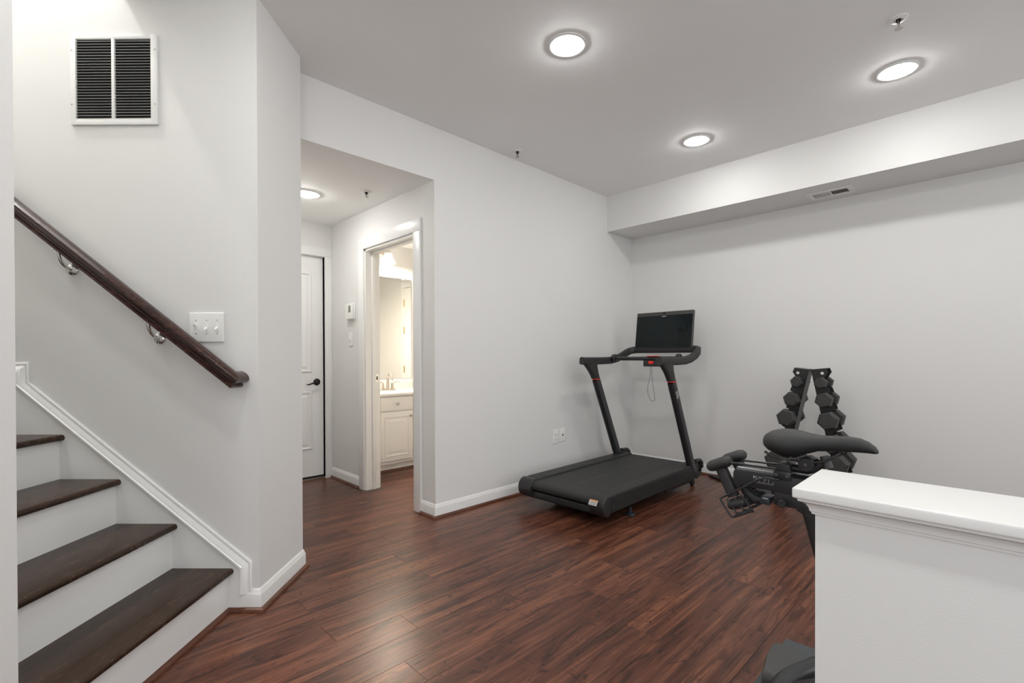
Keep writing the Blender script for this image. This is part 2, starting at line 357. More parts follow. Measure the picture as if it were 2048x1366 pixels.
base('baseboard_stair_end', [(G_, (XE, YE), (S, -S), 1, t8), ((XE, YE), (XE, YH), (1, 0), t8, -1), (sxy(-1.194, 2.085), G_, (-S, -S), 0, 1)])

# ---------------------------------------------------------------- half wall with cap
struct(MB().box(1.046, 1.200, -2.48, .244, 0, .832).obj('wall_half', M['wall'], smooth=False))
cap = MB().box(1.016, 1.230, -2.48, .276, .832, .852, .004, 3).obj('trim_1', M['trim']); struct(cap)
mb = MB()
cr = [(0, -.030), (.0045, -.030), (.0055, -.026), (.0075, -.0245), (.009, -.018), (.013, -.011), (.019, -.007), (.0235, -.005), (.0245, 0), (0, 0)]
def crown(mb):
    rings = []
    for d, h in cr:
        rings.append([(1.046 - d, -2.48, .832 + h), (1.046 - d, .244 + d, .832 + h), (1.200 + d, .244 + d, .832 + h), (1.200 + d, -2.48, .832 + h)])
    V = [[mb.bm.verts.new(p) for p in r] for r in rings]
    for i in range(len(V)):
        A, B = V[i], V[(i + 1) % len(V)]
        for j in range(3): mb.bm.faces.new((A[j], A[j + 1], B[j + 1], B[j]))
crown(mb); o = mb.obj('crown_moulding', M['trim'], cap)

# ---------------------------------------------------------------- staircase (stair frame: x = lateral L, y = depth D)
st = thing('staircase', 'straight staircase with dark stained treads and white risers at the left', 'stairs', (0, 0, 0), R45)
NR, RUN, RISE, L1 = 5, .244, .194, -1.247
D0, D1 = 1.146, 2.070
tops = [.188 + RISE * i for i in range(5)]
for i in range(5):
    L = L1 - RUN * i; z1 = tops[i]; z0 = tops[i - 1] if i else 0
    MB().box(L - .018, L, D0, D1, z0, z1 - .027).obj('riser', M['trim'], st, smooth=False)
    tl = (L - RUN - .017) if i < 4 else -3.28
    nose = L + .024; r = .0135
    pts = [(tl, z1 - .027), (nose - r, z1 - .027)] + [(nose - r + r * math.sin(a), z1 - r - r * math.cos(a)) for a in [PI * k / 8 for k in range(1, 8)]] + [(nose - r, z1), (tl, z1)]
    MB().prism(pts, 'y', D0, D1).obj('tread' if i < 4 else 'landing', M['tread'], st)
# skirt board on the far wall
sl = .794
def skz(L): return .995 - (L + 2.120) * sl          # top line of the moulding
pts = [(-1.194, 0), (-1.194, .190), (-2.165, .985), (-2.165, 1.0), (-3.28, 1.0), (-3.28, .70), (-1.9, 0)]
MB().prism(pts, 'y', 2.070, 2.0848).obj('skirt_board', M['trim'], st, smooth=False)
# moulding along the skirt: stepped ogee profile (height above lower edge, depth)
def mould(path, closed=False):
    """path: list of (lower, upper) points in the L,z plane"""
    prof = [(0, .0148), (0, .024), (.16, .025), (.22, .020), (.34, .019), (.50, .013), (.72, .007), (.82, .009), (.95, .008), (1, .006), (1, .0005)]
    rings = []
    for lo, up in path: rings.append([(lo[0] + (up[0] - lo[0]) * f, 2.0852 - d, lo[1] + (up[1] - lo[1]) * f) for f, d in prof])
    mb = MB(); mb.loft(rings); return mb
mould([((-1.194, .076), (-1.150, .076)), ((-1.194, .1905), (-1.150, .2115)), ((-2.165, .9845), (-2.120, .9955)), ((-2.165, 1.035), (-2.120, 1.083)), ((-2.30, 1.035), (-2.30, 1.083))]).obj('skirt_moulding', M['trim'], st)
mould([((-2.205, 1.03), (-2.186, 1.03)), ((-2.205, 1.27), (-2.186, 1.27))]).obj('skirt_moulding', M['trim'], st)
# quarter round along the first riser and skirt end
q = MB(); pr = [(L1 + d, h) for d, h in qr_prof]; q.prism(pr, 'y', 1.0, 2.070 - .0).obj('quarter_round', M['quarter'], st)
q = MB(); q.loft([[(-1.247, 2.070 - d, h) for d, h in qr_prof], [(-1.180, 2.070 - d, h) for d, h in qr_prof]]); q.obj('quarter_round', M['quarter'], st)

# ---------------------------------------------------------------- handrail
hr = thing('handrail', 'dark stained wooden handrail fixed to the stair wall', 'handrail', (0, 0, 0), R45)
prof = [(-.017, -.030), (-.024, -.027), (-.024, -.019), (-.016, -.014), (-.017, -.006), (-.026, .002), (-.030, .010), (-.029, .019), (-.020, .027), (-.008, .031)]
prof = prof + [(-a, b) for a, b in prof[::-1]]
ang = math.atan(sl); DR = 2.020
def railring(L, z, d=(math.cos(ang), -math.sin(ang)), mitre=0):
    nx, nz = math.sin(ang), math.cos(ang)
    return [(L + nx * b, DR + a, z + nz * b) for a, b in prof]
# centre line: passes (L=-1.19, z=1.015)
def rz_(L): return 1.016 - (L + 1.20) * sl
Lm = -1.192; ca_, sa_ = math.cos(ang), math.sin(ang)
mit = [(Lm + ca_ * (-a) + sa_ * b, DR + a, rz_(Lm) + sa_ * a + ca_ * b) for a, b in prof]
end = [(Lm + ca_ * (-a) + sa_ * b, 2.0845, rz_(Lm) + sa_ * a + ca_ * b) for a, b in prof]
mb = MB(); mb.loft([railring(-3.0, rz_(-3.0)), mit]); mb.obj('rail', M['rail'], hr)
mb = MB(); mb.loft([mit, end]); mb.obj('rail_return', M['rail'], hr)
for L, z in ((-1.928, 1.488), (-1.548, 1.187)):
    mb = MB(); mb.lathe([(0, .0), (.012, .0), (.020, -.003), (.026, -.009), (.026, -.0002 - .009)][::-1] if 0 else [(.0265, 0), (.0265, .004), (.022, .009), (.010, .013), (.006, .02), (0, .021)], (L, 2.0848, z), (0, -1, 0), 28)
    br = mb.obj('bracket', M['chrome'], hr)
    top = rz_(L - .004) - .037
    mb = MB(); pth = []
    for k in range(9):
        a = PI / 2 * k / 8
        pth.append((L - .004 * math.sin(a) * 1.0, 2.075 - .053 * math.sin(a), z + (top - z) * (1 - math.cos(a))))
    mb.tube(pth, .0075, 12); mb.box(L - .022, L + .014, 2.008, 2.036, top - .002, top + .006, .002); mb.obj('bracket_arm', M['chrome'], br)

# ---------------------------------------------------------------- return air grille on stair wall
gr = thing('return_air_grille', 'large white louvred return air grille high on the stair wall', 'vent', (0, 0, 0), R45)
gx0, gx1, gz0, gz1, gy = -1.923, -1.546, 2.112, 2.500, 2.0848
ix0, ix1, iz0, iz1, mx = -1.900, -1.574, 2.138, 2.483, -1.738
mb = MB(); t = .010
mb.box(gx0, ix0, gy - t, gy, gz0, gz1, .002); mb.box(ix1, gx1, gy - t, gy, gz0, gz1, .002)
mb.box(ix0 - .001, ix1 + .001, gy - t, gy, gz0, iz0, .002); mb.box(ix0 - .001, ix1 + .001, gy - t, gy, iz1, gz1, .002); mb.box(mx - .0065, mx + .0065, gy - t, gy, iz0, iz1, .001)
mb.obj('frame', M['trim'], gr)
MB().box(ix0, ix1, gy - .0015, gy, iz0, iz1).obj('duct_opening', M['dark'], gr, smooth=False)
nl = 28; pitch = (iz1 - iz0) / nl
for c0, c1 in ((ix0, mx - .0065), (mx + .0065, ix1)):
    me = None
    for i in range(nl):
        z = iz0 + pitch * i
        if me is None:
            mb = MB(); mb.prism([(gy - .0015, .0030), (gy - .0105, -.0022), (gy - .0110, -.0012), (gy - .0015, .0039)], 'x', c0, c1); me = mb.mesh('louvre', M['trim'])
        o = bpy.data.objects.new('louvre', me); COL.objects.link(o); o.parent = gr; o.location = (0, 0, z + .0020)
for x in (gx0 + .006, gx1 - .009):
    for z in (2.20, 2.435):
        MB().lathe([(.0035, 0), (.0035, .0015), (0, .0022)], (x, gy - t, z), (0, -1, 0), 12).obj('screw', M['nickel'], gr)

# ---------------------------------------------------------------- switch plates, outlets, thermostat
sw = thing('light_switch', 'three gang white toggle switch plate beside the handrail', 'switch', (0, 0, 0), R45)
px0, px1, pz0, pz1 = -1.416, -1.266, 1.170, 1.297
MB().box(px0, px1, 2.078, 2.0848, pz0, pz1, .003, 3).obj('plate', M['plastic'], sw)
for i, up in enumerate((1, 0, 0)):
    x = px0 + .031 + .046 * i
    o = MB().box(x - .005, x + .005, 2.0765, 2.079, 1.222, 1.246, .0005).obj('toggle_slot', M['plastic'], sw)
    zz = 1.240 if up else 1.230
    MB().prism([(2.078, zz - .006), (2.062, zz - .012 + (.016 if up else 0)), (2.062, zz - .004 + (.016 if up else 0)), (2.078, zz + .006)], 'x', x - .0035, x + .0035).obj('toggle', M['plastic'], sw)
    for z in (1.206, 1.264): MB().lathe([(.0028, 0), (.0028, .0008), (0, .0012)], (x, 2.078, z), (0, -1, 0), 12).obj('screw', M['nickel'], sw)
sw2 = thing('light_switch', 'single white switch plate below the thermostat in the hall', 'switch')
MB().box(XH - .006, XH - .0003, 3.905, 3.977, 1.200, 1.318, .002, 3).obj('plate', M['plastic'], sw2)
MB().box(XH - .0075, XH - .005, 3.936, 3.946, 1.247, 1.271, .0004).obj('toggle_slot', M['plastic'], sw2)
MB().box(XH - .018, XH - .005, 3.9375, 3.9445, 1.250, 1.260, .0008).obj('toggle', M['plastic'], sw2)
th = thing('thermostat', 'white square thermostat with grey display on the hall wall', 'thermostat')
MB().box(XH - .012, XH - .0003, 3.850, 3.985, 1.425, 1.565, .003).obj('backplate', M['plastic'], th)
MB().box(XH - .034, XH - .011, 3.858, 3.980, 1.430, 1.560, .004, 3).obj('housing', M['plastic'], th)
MB().box(XH - .0352, XH - .033, 3.878, 3.918, 1.487, 1.545, .0003).obj('display', newmat('display_grey', (.18, .18, .17), .3, vary=.05), th)
for y in (3.890, 3.915): MB().box(XH - .0365, XH - .033, y - .006, y + .006, 1.452, 1.466, .001).obj('button', M['plastic'], th)
ou = thing('power_outlet', 'white duplex power outlet on the wall behind the treadmill', 'outlet')
MB().box(3.160, 3.232, YA - .006, YA - .0003, .350, .466, .002, 3).obj('plate', M['plastic'], ou)
for z in (.387, .430):
    f = MB().box(3.180, 3.212, YA - .0085, YA - .005, z - .014, z + .014, .003, 3).obj('socket', M['plastic'], ou)
    MB().box(3.188, 3.190, YA - .0088, YA - .0083, z - .003, z + .006).box(3.201, 3.203, YA - .0088, YA - .0083, z - .003, z + .006).box(3.1935, 3.1975, YA - .0088, YA - .0083, z - .010, z - .006).obj('slots', M['dark'], f)
cb = thing('cable_outlet', 'white coaxial cable wall plate right of the power outlet', 'outlet')
MB().box(3.252, 3.324, YA - .006, YA - .0003, .357, .473, .002, 3).obj('plate', M['plastic'], cb)
MB().lathe([(.006, 0), (.006, .008), (.003, .009), (0, .009)], (3.288, YA - .006, .415), (0, -1, 0), 12).obj('connector', M['bronze'], cb)

# ---------------------------------------------------------------- supply register in soffit
rg = thing('ceiling_register', 'small white air register in the underside of the soffit', 'vent')
a0, a1, b0, b1 = 4.145, 4.335, .745, 1.035; z = ZSF
mb = MB()
mb.box(a0, a0 + .045, b0, b1, z - .006, z - .0003, .0015); mb.box(a1 - .045, a1, b0, b1, z - .006, z - .0003, .0015)
mb.box(a0 + .044, a1 - .044, b0, b0 + .035, z - .006, z - .0003, .0015); mb.box(a0 + .044, a1 - .044, b1 - .035, b1, z - .006, z - .0003, .0015); mb.box(a0 + .044, a1 - .044, .884, .896, z - .006, z - .0003)
mb.obj('frame', M['trim'], rg)
MB().box(a0 + .045, a1 - .045, b0 + .035, b1 - .035, z - .0008, z - .0002).obj('duct_opening', M['dark'], rg, smooth=False)
for k in range(20):
    left = k >= 10; y = (.785 + .0098 * k) if not left else (.902 + .0098 * (k - 10)); dy = -.0045 if not left else .0030
    MB().prism([(y, z - .0008), (y + .0012, z - .0008), (y + dy + .0012, z - .0065), (y + dy, z - .0065)], 'x', a0 + .045, a1 - .045).obj('vane', M['trim'], rg, smooth=False)

# ---------------------------------------------------------------- recessed lights
def can(x, y, z, label, mat, rad=.096, r2=.072, group=None):
    t = thing('recessed_light', label, 'light', (x, y, z), 0, group)
    MB().lathe([(rad, -.0003), (rad, -.005), (rad - .004, -.007), (r2 + .006, -.0075), (r2, -.0055), (r2, -.0003)], seg=48).obj('trim_ring', M['trim'], t)
    MB().lathe([(r2, -.002), (r2, -.006), (r2 * .90, -.012), (r2 * .72, -.018), (r2 * .42, -.0235), (r2 * .2, -.0255), (0, -.026)], seg=48).obj('lens', mat, t)
    return t
can(1.905, 1.530, ZC, 'bright round recessed ceiling light nearest the camera, upper centre', M['lens'])
can(3.373, .398, ZC, 'bright round recessed ceiling light at the upper right', M['lens'])
can(3.413, 1.547, ZC, 'bright round recessed ceiling light near the soffit, above the treadmill side', M['lens'])
can(1.42, 3.585, ZH, 'bright round recessed light in the low hallway ceiling', M['lens_hall'])
for x, y in ((1.905, .40), (.40, 1.54), (.40, .40), (.40, -.9), (1.905, -.9), (3.40, -.9), (-1.2, .40)):
    can(x, y, ZC, 'round recessed ceiling light behind the camera, outside the picture', M['lens'], group='recessed lights outside the picture')
tx, ty = sxy(-2.72, 1.66)
can(tx, ty, 4.7, 'round recessed light at the top of the stairwell, outside the picture', M['lens_stair'], group='recessed lights outside the picture')

# ---------------------------------------------------------------- sprinklers
def sprinkler(x, y, z, label):
    t = thing('fire_sprinkler', label, 'sprinkler', (x, y, z))
    MB().lathe([(.038, -.0002), (.038, -.003), (.030, -.007), (.018, -.009), (.014, -.004), (.010, -.002)], seg=28).obj('escutcheon', M['trim'], t)
    MB().lathe([(.009, -.001), (.009, -.016), (.006, -.018), (.006, -.022), (0, -.022)], seg=16).obj('body', M['bronze'], t)
    for s_ in (-1, 1): MB().tube([(s_ * .008, 0, -.012), (s_ * .012, 0, -.022), (s_ * .010, 0, -.036), (0, 0, -.046)], .0018, 8).obj('frame_arm', M['nickel'], t)
    MB().cyl((0, 0, -.020), (0, 0, -.042), .002, .002, 8).obj('bulb', M['bronze'], t)
    mb = MB(); mb.lathe([(0, -.045), (.014, -.046), (.016, -.048), (0, -.048)], seg=20)
    mb.obj('deflector', M['nickel'], t)
sprinkler(2.609, 2.580, ZC, 'small ceiling fire sprinkler close above the left wall')
sprinkler(2.861, .333, ZC, 'small ceiling fire sprinkler at the upper right corner')
sprinkler(1.712, 3.240, ZH, 'small fire sprinkler in the hallway ceiling')

# ---------------------------------------------------------------- hall door (door_1) and bath doorway
d1 = struct(MB().box(HX0, HX1 - .003, YH + .030, YH + .064, .028, HZ - .003).obj('door_1', M['door'], smooth=False))
def panel(parent, x0, x1, z0, z1, y, sgn=-1, mat=None):
    """moulded raised panel on a face at y (facing sgn*y)"""
    steps = [(0, 0), (.008, .004), (.016, .0045), (.024, -.004), (.030, -.004), (.055, .003), (.056, .003)]
    rings = []
    for ins, h in steps: rings.append([(x0 + ins, y + sgn * (h + .0045), z0 + ins), (x1 - ins, y + sgn * (h + .0045), z0 + ins), (x1 - ins, y + sgn * (h + .0045), z1 - ins), (x0 + ins, y + sgn * (h + .0045), z1 - ins)])
    rings[0] = [(a, y, c) for a, b, c in rings[0]]
    mb = MB(); mb.loft(rings, caps=False); V = rings[-1]; mb._new(V, [(0, 1, 2, 3)]); return mb.obj('panel', mat or M['door'], parent, smooth=False)
panel(d1, HX0 + .11, HX1 - .105, .967, 1.868, YH + .030); panel(d1, HX0 + .11, HX1 - .105, .270, .800, YH + .030)
hd = MB(); hx, hz = 1.805, .880
hd.lathe([(.031, 0), (.031, .004), (.026, .010), (.013, .013), (.011, .040), (0, .042)], (hx, YH + .030, hz), (0, -1, 0), 28)
hd.tube([(hx, YH - .008, hz), (hx - .02, YH - .012, hz - .001), (hx - .055, YH - .010, hz - .010), (hx - .085, YH - .008, hz - .020), (hx - .105, YH - .010, hz - .017)], [.009, .009, .0075, .006, .004], 12)
hd.obj('door_handle', M['bronze'], d1, label='dark bronze lever handle')
MB().box(HX1 - .004, HX1 - .0, YH + .02, YH + .035, hz - .03, hz + .03).obj('strike_plate', M['bronze'], d1)
MB().box(HX0, HX1, YH + .0, YH + .075, .0, .016, .002).obj('threshold', M['nickel'], d1)
MB().box(HX0 + .002, HX1 - .005, YH + .026, YH + .036, .017, .030).obj('door_sweep', M['dark'], d1, smooth=False)
def casing(name, mbs, mat=M['trim']): return struct(mbs.obj(name, mat))
mb = MB(); cy = YH - .0155
mb.box(HX1 + .004, XH - .0005, cy, YH - .0003, 0, HZ + .0, .002).box(HX0 - .066, XH - .0005, cy, YH - .0003, HZ + .0005, HZ + .078, .002).box(HX0 - .066, HX0 - .004, cy, YH - .0003, 0, HZ, .002)
mb.box(HX1 + .004, HX1 - .0, YH - .004, YH + .1, 0, HZ).box(HX0, HX1, YH - .004, YH + .1, HZ - .002, HZ + .003); casing('trim_2', mb)
# bath doorway casing + jamb + stops
cx0, cx1 = XH - .017, XH - .0003
mb = MB(); CW = .086
mb.box(cx0, cx1, DY1 + .0, DY1 + CW, 0, DZ, .0025).box(cx0, cx1, DY0 - CW, DY0, 0, DZ, .0025).box(cx0, cx1, DY0 - CW, DY1 + CW, DZ, DZ + .092, .0025)
mb.box(XH + .1203, XH + .137, DY1, DY1 + CW, 0, DZ, .0025).box(XH + .1203, XH + .137, DY0 - CW + .01, DY0, 0, DZ, .0025).box(XH + .1203, XH + .137, DY0 - CW, DY1 + CW, DZ, DZ + .085, .0025)
tr3 = casing('trim_3', mb)
JT = .016
mb = MB(); mb.box(XH - .002, XH + .122, DY1 - JT, DY1 + .001, 0, DZ).box(XH - .002, XH + .122, DY0 - .001, DY0 + JT, 0, DZ).box(XH - .002, XH + .122, DY0, DY1, DZ - JT, DZ + .001)
mb.obj('jamb', M['trim'], tr3, smooth=False)
mb = MB(); mb.box(XH + .052, XH + .085, DY1 - JT - .011, DY1 - JT, 0, DZ - JT, .0015).box(XH + .052, XH + .085, DY0 + JT, DY0 + JT + .011, 0, DZ - JT, .0015).box(XH + .052, XH + .085, DY0 + JT, DY1 - JT, DZ - JT - .011, DZ - JT, .0015)
mb.obj('door_stop', M['trim'], tr3)
mb = MB(); mb.box(XH + .086, XH + .112, DY1 - JT - .002, DY1 - JT + .001, .895, .960, .0008); sp = mb.obj('strike_plate', M['chrome'], tr3)
MB().box(XH + .093, XH + .104, DY1 - JT - .0026, DY1 - JT - .0018, .913, .942).obj('latch_hole', M['dark'], sp, smooth=False)
# open bath door leaf, swung in against the bathroom side of the wall
d2 = struct(MB().box(XH + .150, XH + .150 + .72, YA + .150, YA + .185, .012, 1.975, .001).obj('door_2', M['door'], smooth=False))
panel(d2, XH + .26, XH + .76, .967, 1.868, YA + .185, 1); panel(d2, XH + .26, XH + .76, .27, .80, YA + .185, 1)
for z in (.25, 1.0, 1.75): MB().cyl((XH + .146, YA + .19, z - .045), (XH + .146, YA + .19, z + .045), .006, .006, 10).obj('hinge', M['brass'], d2)
# linen closet door on the right bathroom wall (seen in the mirror)
d3 = struct(MB().box(3.372, 3.3995, 3.79, 4.02, .012, 1.99, .001).obj('door_3', M['door'], smooth=False))
for z in (.35, .95, 1.45, 1.80):
    MB().cyl((3.366, 3.790, z - .045), (3.366, 3.790, z + .045), .007, .007, 10).obj('hinge', M['brass'], d3)
mb = MB(); mb.box(3.380, 3.3996, 3.70, 3.785, 0, 2.0, .002).box(3.380, 3.3996, 3.70, 4.03, 2.0, 2.08, .002); casing('trim_4', mb)

# ---------------------------------------------------------------- bathroom vanity
vn = thing('bathroom_vanity', 'white bathroom vanity cabinet with raised panel doors, through the doorway', 'cabinet', (0, 0, 0))
VY = 4.065; VX0, VX1 = XH + .14, 2.95; VZ = .735
MB().box(VX0, VX1, VY + .018, 4.595, .085, VZ).obj('body', M['door'], vn, smooth=False)
MB().box(VX0, VX1, VY + .075, 4.595, 0, .085).obj('toe_kick', M['door'], vn, smooth=False)
q = MB(); run(q, qr_prof, (VX0, VY + .075), (VX1, VY + .075), (0, -1)); q.obj('quarter_round', M['quarter'], vn)
def vdrawer(x0, x1, z0, z1, knob=True):
    o = MB().box(x0, x1, VY, VY + .018, z0, z1, .004, 3).obj('drawer', M['door'], vn)
    if knob: MB().lathe([(.005, 0), (.005, .012), (.013, .017), (.0145, .023), (.010, .029), (0, .031)], ((x0 + x1) / 2, VY, (z0 + z1) / 2), (0, -1, 0), 20).obj('knob', M['nickel'], o)
def vdoor(x0, x1, z0, z1, kx):
    o = MB().box(x0, x1, VY, VY + .018, z0, z1, .003, 3).obj('door', M['door'], vn)
    w_ = .055; st_ = [(w_, .0003), (w_ + .006, -.006), (w_ + .022, -.006), (w_ + .045, .0005)]
    mb = MB()
    a = [(x0 + w_, x1 - w_, z0 + w_, z1 - w_)]
    rings = []
    for ins, h in [(w_ - .012, .0003), (w_ - .010, .0045), (w_ - .002, .0045), (w_ + .004, .0006), (w_ + .016, .0006), (w_ + .038, .0052), (w_ + .04, .0052)]:
        rings.append([(x0 + ins, VY - h, z0 + ins), (x1 - ins, VY - h, z0 + ins), (x1 - ins, VY - h, z1 - ins), (x0 + ins, VY - h, z1 - ins)])
    mb.loft(rings, caps=False); mb._new(rings[-1], [(0, 1, 2, 3)]); mb.obj('raised_panel', M['door'], o, smooth=False)
    MB().lathe([(.005, 0), (.005, .012), (.013, .017), (.0145, .023), (.010, .029), (0, .031)], (kx, VY, z1 - .045), (0, -1, 0), 20).obj('knob', M['nickel'], o)
vdrawer(2.12, 2.272, .590, .722, False); vdrawer(2.280, 2.634, .590, .722)
vdoor(2.280, 2.634, .112, .580, 2.600)
vdrawer(2.646, 2.94, .590, .722); vdrawer(2.646, 2.94, .430, .580); vdrawer(2.646, 2.94, .112, .420)
MB().box(VX0 - .002, VX1 + .015, VY - .025, 4.597, VZ + .0005, VZ + .026, .006, 3).obj('countertop', M['counter'], vn)
MB().box(VX0 - .002, VX1 + .015, 4.578, 4.597, VZ + .026, VZ + .130, .003).obj('backsplash', M['counter'], vn)
fx, fy, fz = 2.585, 4.46, VZ + .026
fa = thing('bathroom_faucet', 'brushed nickel arched faucet on the vanity top', 'faucet', (fx, fy, fz))
MB().box(-.085, .085, -.025, .025, 0, .012, .005, 3).obj('base', M['nickel'], fa)
MB().lathe([(.022, .010), (.017, .03), (.013, .10), (.0125, .115)], seg=20).tube([(0, 0, .11), (0, .002, .135), (0, -.008, .155), (0, -.03, .168), (0, -.055, .165), (0, -.078, .145), (0, -.090, .120), (0, -.094, .108)], [.0125, .0125, .0125, .0125, .0125, .012, .012, .013], 16).obj('spout', M['nickel'], fa)
for sx in (-1, 1):
    h = MB().lathe([(.021, .010), (.016, .028), (.012, .065), (.012, .075), (0, .078)], (sx * .055, 0, 0), seg=20).obj('valve', M['nickel'], fa)
    MB().tube([(sx * .055, 0, .068), (sx * .075, -.004, .082), (sx * .105, -.010, .085), (sx * .130, -.014, .084)], [.010, .008, .006, .005], 10).obj('lever', M['nickel'], h)
mr = tag(MB().box(2.12, 2.955, 4.592, 4.5985, .870, 1.962, .001).obj('bathroom_mirror', M['mirror'], smooth=False), 'frameless wall mirror above the bathroom vanity', 'mirror')
MB().box(2.84, 2.862, 4.588, 4.592, 1.948, 1.972, .002).obj('mirror_clip', M['plastic'], mr)
vl = thing('vanity_light', 'bar light with white bell glass shades above the bathroom mirror', 'light')
MB().box(2.10, 2.62, 4.575, 4.598, 2.165, 2.265, .004).obj('backplate', M['backplate'], vl)
for i, x in enumerate((2.205, 2.41, 2.615)):
    hz_ = 2.185
    MB().tube([(x, 4.58, 2.235), (x, 4.53, 2.238), (x, 4.500, 2.235), (x, 4.490, 2.215)], .009, 12).lathe([(.020, 0), (.026, -.012), (.026, -.035), (.020, -.036)], (x, 4.490, 2.222), seg=24).obj('lamp_arm', M['nickel'], vl)
    MB().lathe([(.022, 0), (.030, -.004), (.040, -.018), (.047, -.040), (.054, -.065), (.068, -.090), (.078, -.104), (.076, -.106), (.064, -.092), (.048, -.065), (.040, -.038), (.020, -.010)], (x, 4.490, hz_ + .008), seg=32).obj('lamp_shade', M['shade_glass'], vl)
    MB().sphere((x, 4.490, hz_ - .074), .026, seg=16).obj('bulb', M['lens_bath'], vl)

# ---------------------------------------------------------------- treadmill (x forward, y left, origin at the floor below the deck rear)
TX, TY, TR = 2.565, 2.128, math.radians(.6)
tm = thing('treadmill', 'black folding free treadmill with tilted touchscreen in the room corner', 'treadmill', (TX, TY, 0), TR)
TL = 1.47; ZT = .207
def rail_prof(x0, x1, z0, z1, rr):
    pts = []
    for k in range(9): a = PI / 2 + PI * k / 8; pts.append((x0 + rr + rr * math.cos(a) * 1.0, (z0 + z1) / 2 + (z1 - z0) / 2 * math.sin(a)))
    return pts + [(x1, z0 + .01), (x1 + .012, z0 + .03), (x1 + .012, z1 - .02), (x1, z1)]
for s_ in (1, -1):
    y0, y1 = (.258, .372) if s_ > 0 else (-.372, -.262)
    MB().prism(rail_prof(.03, TL - .10, .088, ZT, .045), 'y', y0, y1, .007, 3).obj('side_rail', M['blackmat'] if s_ > 0 else M['blackmat'], tm)
    MB().prism(rail_prof(-.035, .052, .070, ZT + .002, .060)[:9] + [(.050, .082), (.052, ZT)], 'y', y0 - .004, y1 + .004, .008, 3).obj('end_cap', M['black'], tm)
    yo = y1 + .0035 if s_ > 0 else y0 - .0035
    MB().prism([(.06, .095), (TL - .13, .100), (TL - .13, .180), (.06, .192)], 'y', yo, yo - s_ * .004).obj('side_cover', M['deckside'], tm)
# belt and roller
bpts = [(.01, .178)] + [(.010 - .032 * math.sin(PI * k / 8), .163 + .032 * math.cos(PI * k / 8)) for k in range(0, 9)] + [(TL - .12, .131), (TL - .09, .163), (TL - .10, .193), (.012, .195)]
bpts = [(.012 - .032 * math.sin(PI * k / 10), .163 + .032 * math.cos(PI * k / 10)) for k in range(0, 11)] + [(TL - .10, .131)] + [(TL - .10 + .032 * math.sin(PI * k / 10), .163 - .032 * math.cos(PI * k / 10)) for k in range(1, 11)]
bt = MB().prism(bpts, 'y', -.256, .252, 0).obj('running_belt', M['belt'], tm)
for x0, x1 in ((.125, .60), (.87, 1.36)): MB().box(x0, x1, -.006, -.0025, .1948, .1954).obj('belt_line', M['greyline'], bt, smooth=False)
MB().box(-.005, .05, -.262, .258, .082, .125, .006, 3).obj('rear_crossbar', M['deckside'], tm)
MB().box(.05, TL - .12, -.30, .30, .055, .128, .01).obj('deck_underside', M['dark'], tm)
MB().box(.18, .60, -.22, .24, .022, .058, .01).obj('lower_frame', M['dark'], tm)
MB().prism([(.86, .06), (1.25, .06), (1.33, .09), (1.33, .12), (.80, .12)], 'y', -.352, -.318, .006).obj('front_skid', M['black'], tm)
# warning label on the right rear cap
lb = MB().box(-.0365, -.0355, -.335, -.272, .150, .186).obj('warning_label', M['white_print'], tm, smooth=False)
lb = [lb][0]
lb.rotation_euler = (0, math.radians(33), 0); lb.location = (-.1035, 0, .007)
MB().box(-.0372, -.0364, -.333, -.274, .179, .185).obj('orange_band', M['orange'], lb, smooth=False)
mb = MB()
for k in range(6): mb.box(-.0370, -.0364, -.331, -.276 - (.012 if k % 3 == 2 else 0), .1535 + .0042 * k, .1555 + .0042 * k)
mb.obj('print', M['greytext'], lb, smooth=False)
